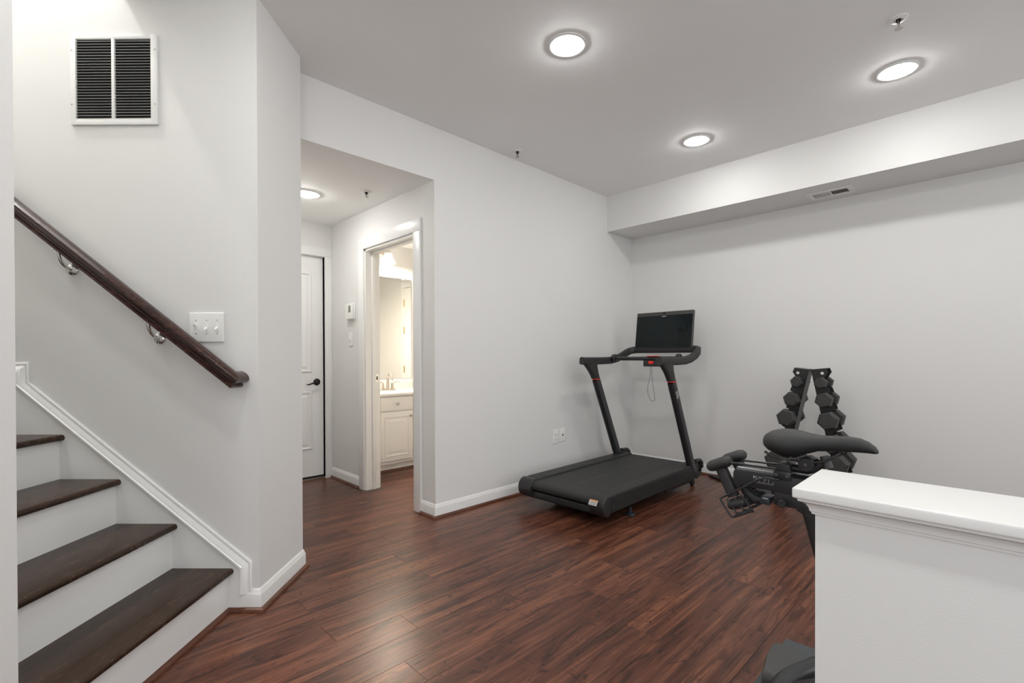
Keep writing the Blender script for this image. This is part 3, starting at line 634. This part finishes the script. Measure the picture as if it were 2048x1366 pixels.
# feet
for x, y in ((.36, -.33), (.36, .33)):
    MB().lathe([(.034, 0), (.036, .006), (.028, .014), (.012, .018), (.012, .060), (0, .060)], (x, y, 0), seg=24).obj('levelling_foot', M['blue_grey'], tm)
for s_ in (-1, 1):
    wy = s_ * .30
    MB().lathe([(.0, -.012), (.026, -.012), (.032, -.008), (.032, .008), (.026, .012), (0, .012)], (TL - .06, wy, .0325), (0, 1, 0), 24).obj('wheel', M['black'], tm)
    MB().prism([(TL - .12, .10), (TL - .02, .10), (TL - .045, .03), (TL - .075, .03)], 'y', wy + .014, wy + .022).obj('wheel_bracket', M['black'], tm)
    # front hoop carrying the upright
    yh = s_ * .352
    hoop = [(TL - .215, yh, .118), (TL - .12, yh, .092), (TL - .03, yh, .118), (TL - .002, yh, .160), (TL - .008, yh, .200), (TL - .04, yh, .222), (TL - .13, yh, .226)]
    MB().tube(hoop, 1, 12, sq=(.040, .026, .009), upv=(.3, 0, 1)).obj('front_hoop', M['blackmat'], tm)
    MB().box(TL - .19, TL - .02, yh - s_ * .004, yh - s_ * .016, .115, .218, .005).obj('hoop_web', M['deckside'], tm)
    # upright
    bx, bz, tx_, tz_ = 1.295, .130, .932, .905
    mb = MB(); mb.tube([(bx + .012, yh, bz - .0), (tx_, yh, tz_)], 1, 24, sq=(.048, .088, .0235), upv=(1, 0, 0)); up = mb.obj('upright', M['blacksat'], tm)
    MB().tube([(tx_ + .002, yh, tz_ - .003), (tx_ + .002, yh, tz_ + .0045)], 1, 24, sq=(.050, .090, .0245), upv=(1, 0, 0)).obj('red_ring', M['red'], up, label='thin red ring')
    # flared knee up to the arm
    prs = []
    zz = [.909, .930, .955, .980, 1.005, 1.030, 1.045]
    for k, z_ in enumerate(zz):
        f = k / 6; cxk = .930 - .47 * (z_ - .905); back = .046 + .085 * f ** 1.8; front = .046 + .030 * f ** 2.5
        ring = []
        for j in range(24):
            a = 2 * PI * j / 24; ca, sa = math.cos(a), math.sin(a)
            ex = (front if ca > 0 else back) * math.copysign(abs(ca) ** .6, ca); ey = .0245 * math.copysign(abs(sa) ** .6, sa)
            ring.append((cxk + ex, yh + ey, z_))
        prs.append(ring)
    MB().loft(prs).obj('arm_knee', M['blackmat'], tm)
# arm loop (left tip -> round behind the screen -> right tip)
loop = []
def arm(s_):
    y = s_ * .352
    return [(.725, y, 1.068), (.745, y, 1.066), (1.00, y, 1.066), (1.16, y, 1.069), (1.26, y, 1.084), (1.35, y * .995, 1.110), (1.42, y * .975, 1.140), (1.463, y * .93, 1.158), (1.485, y * .85, 1.165), (1.488, y * .70, 1.167)]
A = arm(1); B = arm(-1)[::-1]
pth = A + [(1.488, 0, 1.167)] + B
mb = MB(); mb.tube(pth, 1, 16, sq=(.050, .064, .018), upv=(0, 0, 1)); mb.obj('handrail_loop', M['blackmat'], tm)
MB().prism([(-.30, 1.145), (.30, 1.145), (.30, 1.195), (-.30, 1.195)], 'x', 1.462, 1.49, .006).obj('screen_tray', M['black'], tm)
# crossbar with key console
MB().cyl((1.155, -.335, 1.085), (1.155, .335, 1.085), .018, .017, 20).obj('crossbar', M['blacksat'], tm)
for s_ in (-1, 1):
    k = MB(); n = 28
    k.lathe([(0, -.017), (.027, -.017), (.033, -.011), (.033, .011), (.030, .017), (0, .017)], (1.155, s_ * .305, 1.092), (0, 1, 0), 28); k.obj('control_knob', M['black'], tm)
MB().box(1.125, 1.185, -.190, .002, 1.018, 1.070, .006, 3).obj('console', M['black'], tm)
MB().box(1.119, 1.127, -.094, -.050, 1.040, 1.064, .003, 2).obj('safety_key', M['redglow'], tm, label='red safety key')
MB().box(1.130, 1.180, -.130, -.030, 1.1025, 1.1075, .0015).obj('red_strip', M['red'], tm, label='thin red strip on the crossbar')
mb = MB(); cpts = [(1.120, -.066, 1.022), (1.120, -.070, .97), (1.120, -.064, .92), (1.120, -.046, .86), (1.120, -.042, .81), (1.120, -.052, .765), (1.120, -.078, .725), (1.120, -.104, .728), (1.120, -.112, .75), (1.120, -.096, .83), (1.120, -.084, .93), (1.120, -.078, 1.022)]
def smooth(p, it=2):
    for _ in range(it):
        q = [p[0]]
        for a, b in zip(p, p[1:]): a = Vector(a); b = Vector(b); q += [tuple(a * .75 + b * .25), tuple(a * .25 + b * .75)]
        q.append(p[-1]); p = q
    return p
mb.tube(smooth(cpts), .0016, 6); mb.obj('tether_cord', M['black'], tm)
# touchscreen
SX = 1.500
sx0, sx1, sz0, sz1 = SX - .045, SX - .018, 1.178, 1.516
tl = MB().box(sx0, sx1, -.278, .278, sz0, sz1, .010, 3).obj('screen_shell', M['bezel'], tm)
tlm = Matrix.Translation((sx0, 0, sz0)) @ Matrix.Rotation(math.radians(8), 4, 'Y') @ Matrix.Translation((-sx0, 0, -sz0)); tl.matrix_local = tlm
g = MB().box(sx0 - .0015, sx0 + .002, -.270, .270, sz0 + .008, sz1 - .036, .001).obj('touchscreen', M['screen'], tl)
MB().box(sx0 - .0021, sx0 - .0014, -.018, .018, sz1 - .0475, sz1 - .0425).obj('screen_lettering', M['white_print'], tl, smooth=False)
MB().lathe([(.012, 0), (.010, .001), (0, .0015)], (sx0, 0, sz1 - .018), (-1, 0, 0), 16).obj('camera_lens', M['dark'], tl)
MB().box(SX + .010, SX + .035, -.09, .09, 1.160, 1.36, .01).obj('screen_mount', M['black'], tm)
# small emblem on the right upright: two slanted strokes forming a P-like mark
def onup(u, v):  # u along the upright, v across (x), on the outer face
    ax = Vector((tx_ - bx, 0, tz_ - bz)).normalized(); c = Vector((tx_, -.3765, tz_)) - ax * .115; q = Vector((ax.z, 0, -ax.x)); p = c + ax * u + q * v; return (p.x, p.y, p.z)
em = MB()
for a, b in (((-.022, -.020), (.030, .014)), ((-.030, -.006), (.004, .016))): em.tube([onup(*a), onup(*b)], .0016, 6)
em.tube([onup(.012, -.012), onup(.026, -.018), onup(.032, -.006), onup(.022, .004)], .0016, 6); em.tube([onup(-.004, .000), onup(.008, -.018)], .0014, 6)
em.obj('emblem', M['white_print'], tm)

# ---------------------------------------------------------------- dumbbell rack
rk = thing('dumbbell_rack', 'black steel A-frame dumbbell rack standing against the back wall', 'rack', (4.115, .98, 0))
def innerY(z, s_): return (.009 + (1.0 - z) * .213) if s_ > 0 else (-.006 - (1.0 - z) * .198)
levels = {1: [(1.058, .911), (1.089, .781), (1.122, .640), (1.158, .478), (1.197, .312)], -1: [(.904, .908), (.882, .785), (.855, .640), (.827, .478), (.797, .335)]}
for s_ in (1, -1):
    out = []
    # outer toothed edge: wide above each dumbbell seat, cut in where the handle rests
    tilt = (.213 if s_ > 0 else .198)
    out.append((.098, 1.012)); out.append((.104, .985)); out.append((.066, .935))
    for (yy, zz_) in levels[s_]:
        out += [(.040, zz_ + .012), (.040, zz_ - .016), (.086, zz_ - .033), (.091, zz_ - .068), (.050, zz_ - .090)]
    pts = [(innerY(1.0, s_), 1.0)]
    for w_, z_ in out:
        if z_ > .02: pts.append((innerY(z_, s_) + s_ * w_ * (1.0 if z_ < .96 else 1.0), z_))
    pts += [(innerY(.02, s_) + s_ * .07, .02), (innerY(.02, s_), .02)]
    for xx, nm in ((-.058, 'front'), (.052, 'rear')):
        MB().prism(pts, 'x', xx, xx + .004).obj('side_plate', M['rack'], rk, smooth=False)
    MB().prism([(innerY(1.0, s_), .995), (innerY(1.0, s_) + s_ * .004, .995), (innerY(.02, s_) + s_ * .004, .02), (innerY(.02, s_), .02)], 'x', -.058, .056).obj('inner_web', M['rackgrey'] if s_ > 0 else M['rack'], rk, smooth=False)
    tp = [(innerY(1.0, s_), 1.0), (innerY(1.0, s_) + s_ * .098, 1.012), (innerY(1.0, s_) + s_ * .098, 1.016), (innerY(1.0, s_), 1.004)]
    MB().prism(tp, 'x', -.058, .056).obj('top_plate', M['rackgrey'], rk, smooth=False)
    # bolt discs (bright holes near the apex)
    MB().lathe([(.0105, 0), (.0105, .0015), (0, .0016)], (-.058, innerY(.975, s_) + s_ * .066, .977), (-1, 0, 0), 16).obj('bolt', M['white_print'], rk)
MB().box(-.10, .10, -.26, -.16, 0, .022, .004).obj('foot', M['rack'], rk); MB().box(-.10, .10, .17, .27, 0, .022, .004).obj('foot', M['rack'], rk)
MB().box(-.02, .02, -.2, .21, .002, .018, .003).obj('base_bar', M['rack'], rk)
names = ['topmost', 'second from the top', 'third from the top', 'fourth from the top', 'lowest']
for s_ in (1, -1):
    for i, (yy, zz_) in enumerate(levels[s_]):
        R_ = (.043, .057, .067, .070, .073)[i]; hl = (.055, .068, .078, .082, .088)[i]
        d = thing('dumbbell', 'black rubber hex dumbbell on the %s leg of the rack, %s' % ('left' if s_ > 0 else 'right', names[i]), 'dumbbell', (4.113, yy, zz_), 0, 'hex dumbbells on the rack')
        ro = (.25 if s_ > 0 else -.3) + (.1 if i == 4 and s_ < 0 else 0)
        for e in (-1, 1):
            x0 = e * .064; x1 = e * (.064 + hl); ch = R_ * .86
            rings = []
            for x_, rr in ((x0, ch), (x0 + e * .010, R_), (x1 - e * .012, R_), (x1, ch * .97)):
                rings.append([(x_, rr * math.cos(PI / 3 * j + ro), rr * math.sin(PI / 3 * j + ro)) for j in range(6)])
            hh = MB().loft(rings).obj('head', M['iron'], d, smooth=False)
            MB().lathe([(ch * .62, 0), (ch * .60, .0012), (0, .0012)], (x1, 0, 0), (e, 0, 0), 24).obj('end_disc', M['iron'], hh)
        MB().lathe([(.0135, -.066), (.0135, -.05), (.0165, 0), (.0135, .05), (.0135, .066)], (0, 0, 0), (1, 0, 0), 16).obj('handle', M['chrome'], d)
tag(MB().tube([(4.385, 1.865, .0125), (4.14, 1.48, .0125)], .012, 12).obj('exercise_bar', M['rack']), 'thin dark bar lying on the floor beside the back baseboard', 'bar')

# ---------------------------------------------------------------- bike mat + exercise bike
mt_ = tag(MB().box(1.245, 2.062, -1.15, .577, .0003, .006, .002).obj('floor_mat', M['mat'], smooth=False), 'grey rubber mat under the exercise bike beside the half wall', 'mat')
bk = thing('exercise_bike', 'black exercise bike with long saddle behind the half wall', 'exercise bike', (1.65, 0, 0))
ZM = .0065
# saddle : loft along y (rear .517 -> nose .235)
def saddle():
    st_ = [  # y, half width, top z, bottom z, side droop
        (.520, .020, .846, .828), (.514, .052, .858, .815), (.500, .072, .868, .806), (.478, .080, .8735, .798), (.450, .078, .8745, .794), (.425, .068, .872, .797), (.400, .052, .868, .810),
        (.375, .038, .8665, .819), (.340, .030, .868, .823), (.305, .026, .8705, .826), (.275, .024, .868, .828), (.255, .022, .860, .829), (.240, .018, .848, .829), (.2335, .008, .838, .831)]
    rings = []
    for y, hw, zt, zb in st_:
        ring = []
        for j in range(20):
            a = 2 * PI * j / 20; ca, sa = math.cos(a), math.sin(a)
            x = hw * math.copysign(abs(ca) ** .75, ca)
            zc = zb + (zt - zb) * .52
            z = zc + (zt - zc) * abs(sa) ** .9 if sa >= 0 else zc - (zc - zb) * abs(sa) ** 1.1 * (1.0 if True else 0)
            if sa > 0: z -= .004 * max(0, 1 - abs(x) / .02) * (1 if .33 < y < .49 else 0)
            ring.append((x, y, z))
        rings.append(ring)
    mb = MB(); mb.loft(rings); return mb
sd = saddle().obj('saddle', M['blackmat'], bk)
mb = MB(); ed = [(.504, .062, .808), (.480, .078, .800), (.450, .076, .796), (.42, .064, .799), (.395, .048, .811)]
for s_ in (-1, 1): mb.tube([(s_ * x, y, z) for y, x, z in ed], .004, 8)
mb.obj('saddle_rim', M['black'], sd)
for s_ in (-1, 1):
    pth = smooth([(s_ * .022, .495, .806), (s_ * .022, .455, .790), (s_ * .022, .425, .784), (s_ * .022, .375, .786), (s_ * .022, .345, .800), (s_ * .012, .318, .822)], 2)
    MB().tube(pth, .0038, 8).obj('saddle_rail', M['blacksat'], bk)
# clamp, pivot, seat post cylinder
MB().box(-.030, .030, .383, .418, .778, .796, .004).obj('rail_clamp', M['black'], bk)
MB().lathe([(.019, -.032), (.021, -.028), (.021, .028), (.019, .032), (0, .032)], (0, .403, .778), (1, 0, 0), 24).obj('clamp_barrel', M['black'], bk)
MB().lathe([(.005, 0), (.005, .004), (0, .005)], (-.032, .403, .778), (-1, 0, 0), 12).obj('bolt', M['rackgrey'], bk)
MB().tube(smooth([(0, .470, .758), (0, .430, .757), (0, .398, .757), (0, .375, .776), (0, .368, .792)], 1), .0125, 16).obj('seat_post', M['blacksat'], bk)
MB().cyl((0, .362, .806), (0, .352, .772), .012, .014, 16).obj('post_plug', M['greyplate'], bk)
# clamp block on the slider
MB().prism([(.487, .748), (.480, .772), (.445, .772), (.441, .748)], 'x', -.033, .033, .003).obj('slider_block', M['black'], bk)
MB().box(-.036, .036, .441, .489, .722, .749, .003).obj('slider_clamp', M['blacksat'], bk)
for y in (.481, .450): MB().lathe([(.005, 0), (.005, .003), (0, .0035)], (-.036, y, .737), (-1, 0, 0), 12).obj('bolt', M['rackgrey'], bk)
MB().box(-.006, .006, .453, .461, .771, .790, .001).obj('adjuster_tab', M['rackgrey'], bk)
# slider beam (rounded top box), from y=.607 to .39
mb = MB(); bprof = [(-.030, .682), (-.032, .715), (-.028, .732), (-.014, .7405), (.014, .7405), (.028, .732), (.032, .715), (.030, .682)]
rings = []
for y, dz, k in ((.612, -.010, .93), (.603, 0, 1), (.44, 0, 1), (.30, 0, 1)): rings.append([(x * k, y, z + dz * (1 if z > .70 else -.3)) for x, z in bprof])
mb.loft(rings); mb.obj('slider_beam', M['blacksat'], bk)
MB().prism([(.49, .684), (.49, .640), (.30, .640), (.30, .684)], 'x', -.028, .028, .004).obj('beam_housing', M['black'], bk)
# printed scale with lettering and ruler
mb = MB()
for k in range(17): mb.box(-.0328, -.0318, .5435 - k * .0033, .5429 - k * .0033, .7005, .7005 + (.010 if k % 4 == 0 else .004))
mb.obj('ruler_marks', M['white_print'], bk, smooth=False)
tx_cu = bpy.data.curves.new('lettering', 'FONT'); tx_cu.body = 'PLILOT'; tx_cu.size = .013; tx_cu.extrude = .0002; tx_cu.space_character = 1.25
txo = bpy.data.objects.new('t', tx_cu); COL.objects.link(txo)
dg = bpy.context.evaluated_depsgraph_get(); me = bpy.data.meshes.new_from_object(txo.evaluated_get(dg)); bpy.data.objects.remove(txo)
me.materials.clear(); me.materials.append(M['white_print'])
lt = bpy.data.objects.new('scale_lettering', me); COL.objects.link(lt); lt.parent = bk
lt.matrix_local = Matrix.Translation((-.0327, .549, .7125)) @ Matrix(((0, 0, -1, 0), (-1, 0, 0, 0), (0, 1, 0, 0), (0, 0, 0, 1)))
# two thin rods to the rear pads
for x in (-.030, .030): MB().tube([(x, .470, .753 + (.004 if x > 0 else 0)), (x, .60, .752), (x, .640, .748)], .0034, 8).obj('rear_rod', M['blacksat'], bk)
# rear pads: upper two-lobed pad, flat post and lower pad
def lozenge(c, a, b, axdir, w):  # rounded pill
    mb = MB(); d = Vector(axdir).normalized(); c = Vector(c)
    prof = []
    n = 10
    for k in range(n + 1):
        t = -1 + 2 * k / n; prof.append((max(0.0, (1 - abs(t) ** 5)) ** .5 * b if abs(t) < 1 else 0, t * a))
    up_ = Vector((0, 0, 1)); side = Vector((1, 0, 0)); nn = side.cross(d).normalized(); rings = []
    for r, t in prof[1:-1]:
        rings.append([tuple(c + d * t + side * (w * (r / b) ** .7 * math.cos(2 * PI * j / 20)) + nn * (r * math.sin(2 * PI * j / 20))) for j in range(20)])
    rings = [[tuple(c + d * (prof[0][1]) + side * (w * .35 * math.cos(2 * PI * j / 20)) + nn * (b * .35 * math.sin(2 * PI * j / 20))) for j in range(20)]] + rings + [[tuple(c + d * (prof[-1][1]) + side * (w * .35 * math.cos(2 * PI * j / 20)) + nn * (b * .35 * math.sin(2 * PI * j / 20))) for j in range(20)]]
    mb.loft(rings); return mb
def hand_weight(name_l, ofs, lab):
    h = thing('hand_weight', lab, 'hand weight', (1.65 + ofs, 0, 0))
    lozenge((0, .660, .740), .043, .019, (0, .9, -.42), .032).obj('upper_head', M['blackmat'], h)
    lozenge((0, .597, .622), .036, .018, (0, .88, -.42), .030).obj('lower_head', M['blackmat'], h)
    MB().tube([(0, .654, .727), (0, .613, .640)], 1, 12, sq=(.030, .034, .008), upv=(0, 1, .3)).obj('grip', M['blackmat'], h)
hand_weight('a', -.020, 'black hand weight with padded oval ends, nearer one behind the saddle')
h2 = thing('hand_weight', 'black hand weight with padded oval ends, farther one behind the saddle', 'hand weight', (1.65, 0, 0))
lozenge((.045, .637, .7555), .042, .019, (0, .9, -.42), .032).obj('upper_head', M['blackmat'], h2)
lozenge((.045, .560, .640), .040, .018, (0, .88, -.42), .030).obj('lower_head', M['blackmat'], h2)
MB().tube([(.045, .626, .742), (.045, .573, .655)], 1, 12, sq=(.030, .034, .008), upv=(0, 1, .3)).obj('grip', M['blackmat'], h2)
# wire rack holding the weights
mb = MB(); xs = -.045
mb.tube(smooth([(xs, .470, .724), (xs, .520, .722), (xs, .560, .692), (xs, .640, .636), (xs, .648, .630), (xs, .640, .617), (xs, .614, .580), (xs, .606, .578), (xs, .580, .592), (xs, .545, .616)], 1), .0034, 8)
mb.tube(smooth([(xs + .09, .520, .722), (xs + .09, .640, .650), (xs + .09, .606, .592), (xs + .09, .53, .640)], 1), .003, 8)
for (ya, za, yb, zb) in ((.607, .613, .594, .590), (.583, .622, .572, .606), (.563, .636, .552, .618)):
    mb.tube(smooth([(xs, ya + .02, za + .02), (xs, ya, za), (xs, yb, zb), (xs + .045, yb - .012, zb + .004), (xs + .09, yb - .02, zb + .012)], 1), .0030, 8)
mb.tube([(xs, .600, .586), (xs, .542, .612)], .003, 8)
mb.obj('wire_cradle', M['black'], bk)
MB().box(-.050, .012, .496, .523, .641, .662, .002).obj('seat_lever_block', M['blue_grey'], bk); MB().box(-.052, -.048, .500, .515, .659, .6625).obj('pad_sticker', M['silver'], bk)
MB().tube([(0, .60, .700), (0, .58, .66), (0, .555, .640), (.01, .52, .64)], [.012, .016, .018, .012], 12).obj('rear_arm', M['blackmat'], bk)
MB().lathe([(.010, 0), (.013, .003), (.013, .016), (.010, .020), (0, .020)], (-.030, .463, .653), (-1, 0, 0), 20).obj('adjuster_knob', M['black'], bk)
# frame: seat tube sloping down and forward, main frame, front post, stabilisers, flywheel
MB().tube([(0, .385, .655), (0, .345, .50), (0, .300, .30)], 1, 16, sq=(.07, .07, .018), upv=(0, 1, 0)).obj('seat_tube', M['black'], bk)
MB().prism([(.450, .668), (.350, .668), (.350, .60), (.425, .635)], 'x', -.03, .03, .004).obj('seat_tube_collar', M['black'], bk)
MB().tube([(0, .30, .36), (0, .10, .42), (0, -.42, .62)], 1, 16, sq=(.06, .09, .02), upv=(0, 0, 1)).obj('main_beam', M['blacksat'], bk)
MB().tube([(0, .300, .33), (0, .330, .13), (0, .430, .06)], 1, 16, sq=(.06, .07, .02), upv=(0, 1, 0)).obj('rear_leg', M['blacksat'], bk)
MB().tube([(0, -.36, .56), (0, -.56, .09)], 1, 16, sq=(.06, .07, .02), upv=(0, 1, 0)).obj('front_leg', M['blacksat'], bk)
MB().lathe([(0, -.02), (.20, -.02), (.225, -.014), (.225, .014), (.20, .02), (0, .02)], (0, -.42, .32), (1, 0, 0), 40).obj('flywheel', M['blacksat'], bk)
MB().tube([(0, -.40, .60), (0, -.44, .92)], .026, 16).tube([(-.2, -.40, .93), (0, -.44, .93), (.2, -.40, .93)], .016, 12).obj('handlebar', M['blackmat'], bk)
MB().lathe([(0, -.03), (.09, -.03), (.10, 0), (.09, .03), (0, .03)], (0, .0, .34), (1, 0, 0), 28).obj('crank_cover', M['black'], bk)
for s_ in (-1, 1): MB().box(s_ * .05, s_ * .066, -.012, .012, .18 if s_ < 0 else .34, .34 if s_ < 0 else .50, .003).box(s_ * .07, s_ * .17, -.05, .05, (.17 if s_ < 0 else .49), (.19 if s_ < 0 else .51), .004).obj('pedal', M['black'], bk)
MB().tube([(-.27, -.56, .045), (.27, -.56, .045)], 1, 16, sq=(.07, .06, .02), upv=(0, 0, 1)).obj('front_stabiliser', M['black'], bk)
# rear stabiliser: curved tube ending in moulded charcoal cover on the mat
MB().tube(smooth([(-.27, .440, .045), (-.12, .475, .05), (0, .485, .06), (.12, .475, .05), (.255, .425, .045)], 2), .028, 16).obj('rear_stabiliser', M['blacksat'], bk)
def shoe(cx):
    rings = []
    base_ = [(-.145, .555), (-.05, .585), (.10, .572), (.205, .520), (.235, .47), (.215, .445), (.05, .475), (-.145, .482)]
    return base_
rings = []
for z, k in ((ZM, 1.0), (.045, .99), (.062, .95), (.072, .86)):
    bs = [(.03, .545), (.14, .568), (.225, .574), (.243, .566), (.248, .52), (.240, .475), (.20, .446), (.03, .455)]
    cxm = sum(p[0] for p in bs) / 8; cym = sum(p[1] for p in bs) / 8
    rings.append([(cxm + (x - cxm) * k, cym + (y - cym) * k, z) for x, y in bs])
MB().loft(rings).obj('stabiliser_cover', M['greyplate'], bk)

# ---------------------------------------------------------------- emission strengths from lamp power (W/m2 -> radiance)
def setE(mat, power, area): mat.node_tree.nodes['Principled BSDF'].inputs['Emission Strength'].default_value = power / (PI * area)
A_ = PI * .072 ** 2
setE(M['lens'], LAMP_POWER * .2, A_); setE(M['lens_hall'], HALL_POWER * .2, A_); setE(M['lens_stair'], STAIR_POWER * .2, A_)
setE(M['lens_bath'], BATH_POWER * .2, 4 * PI * .026 ** 2)
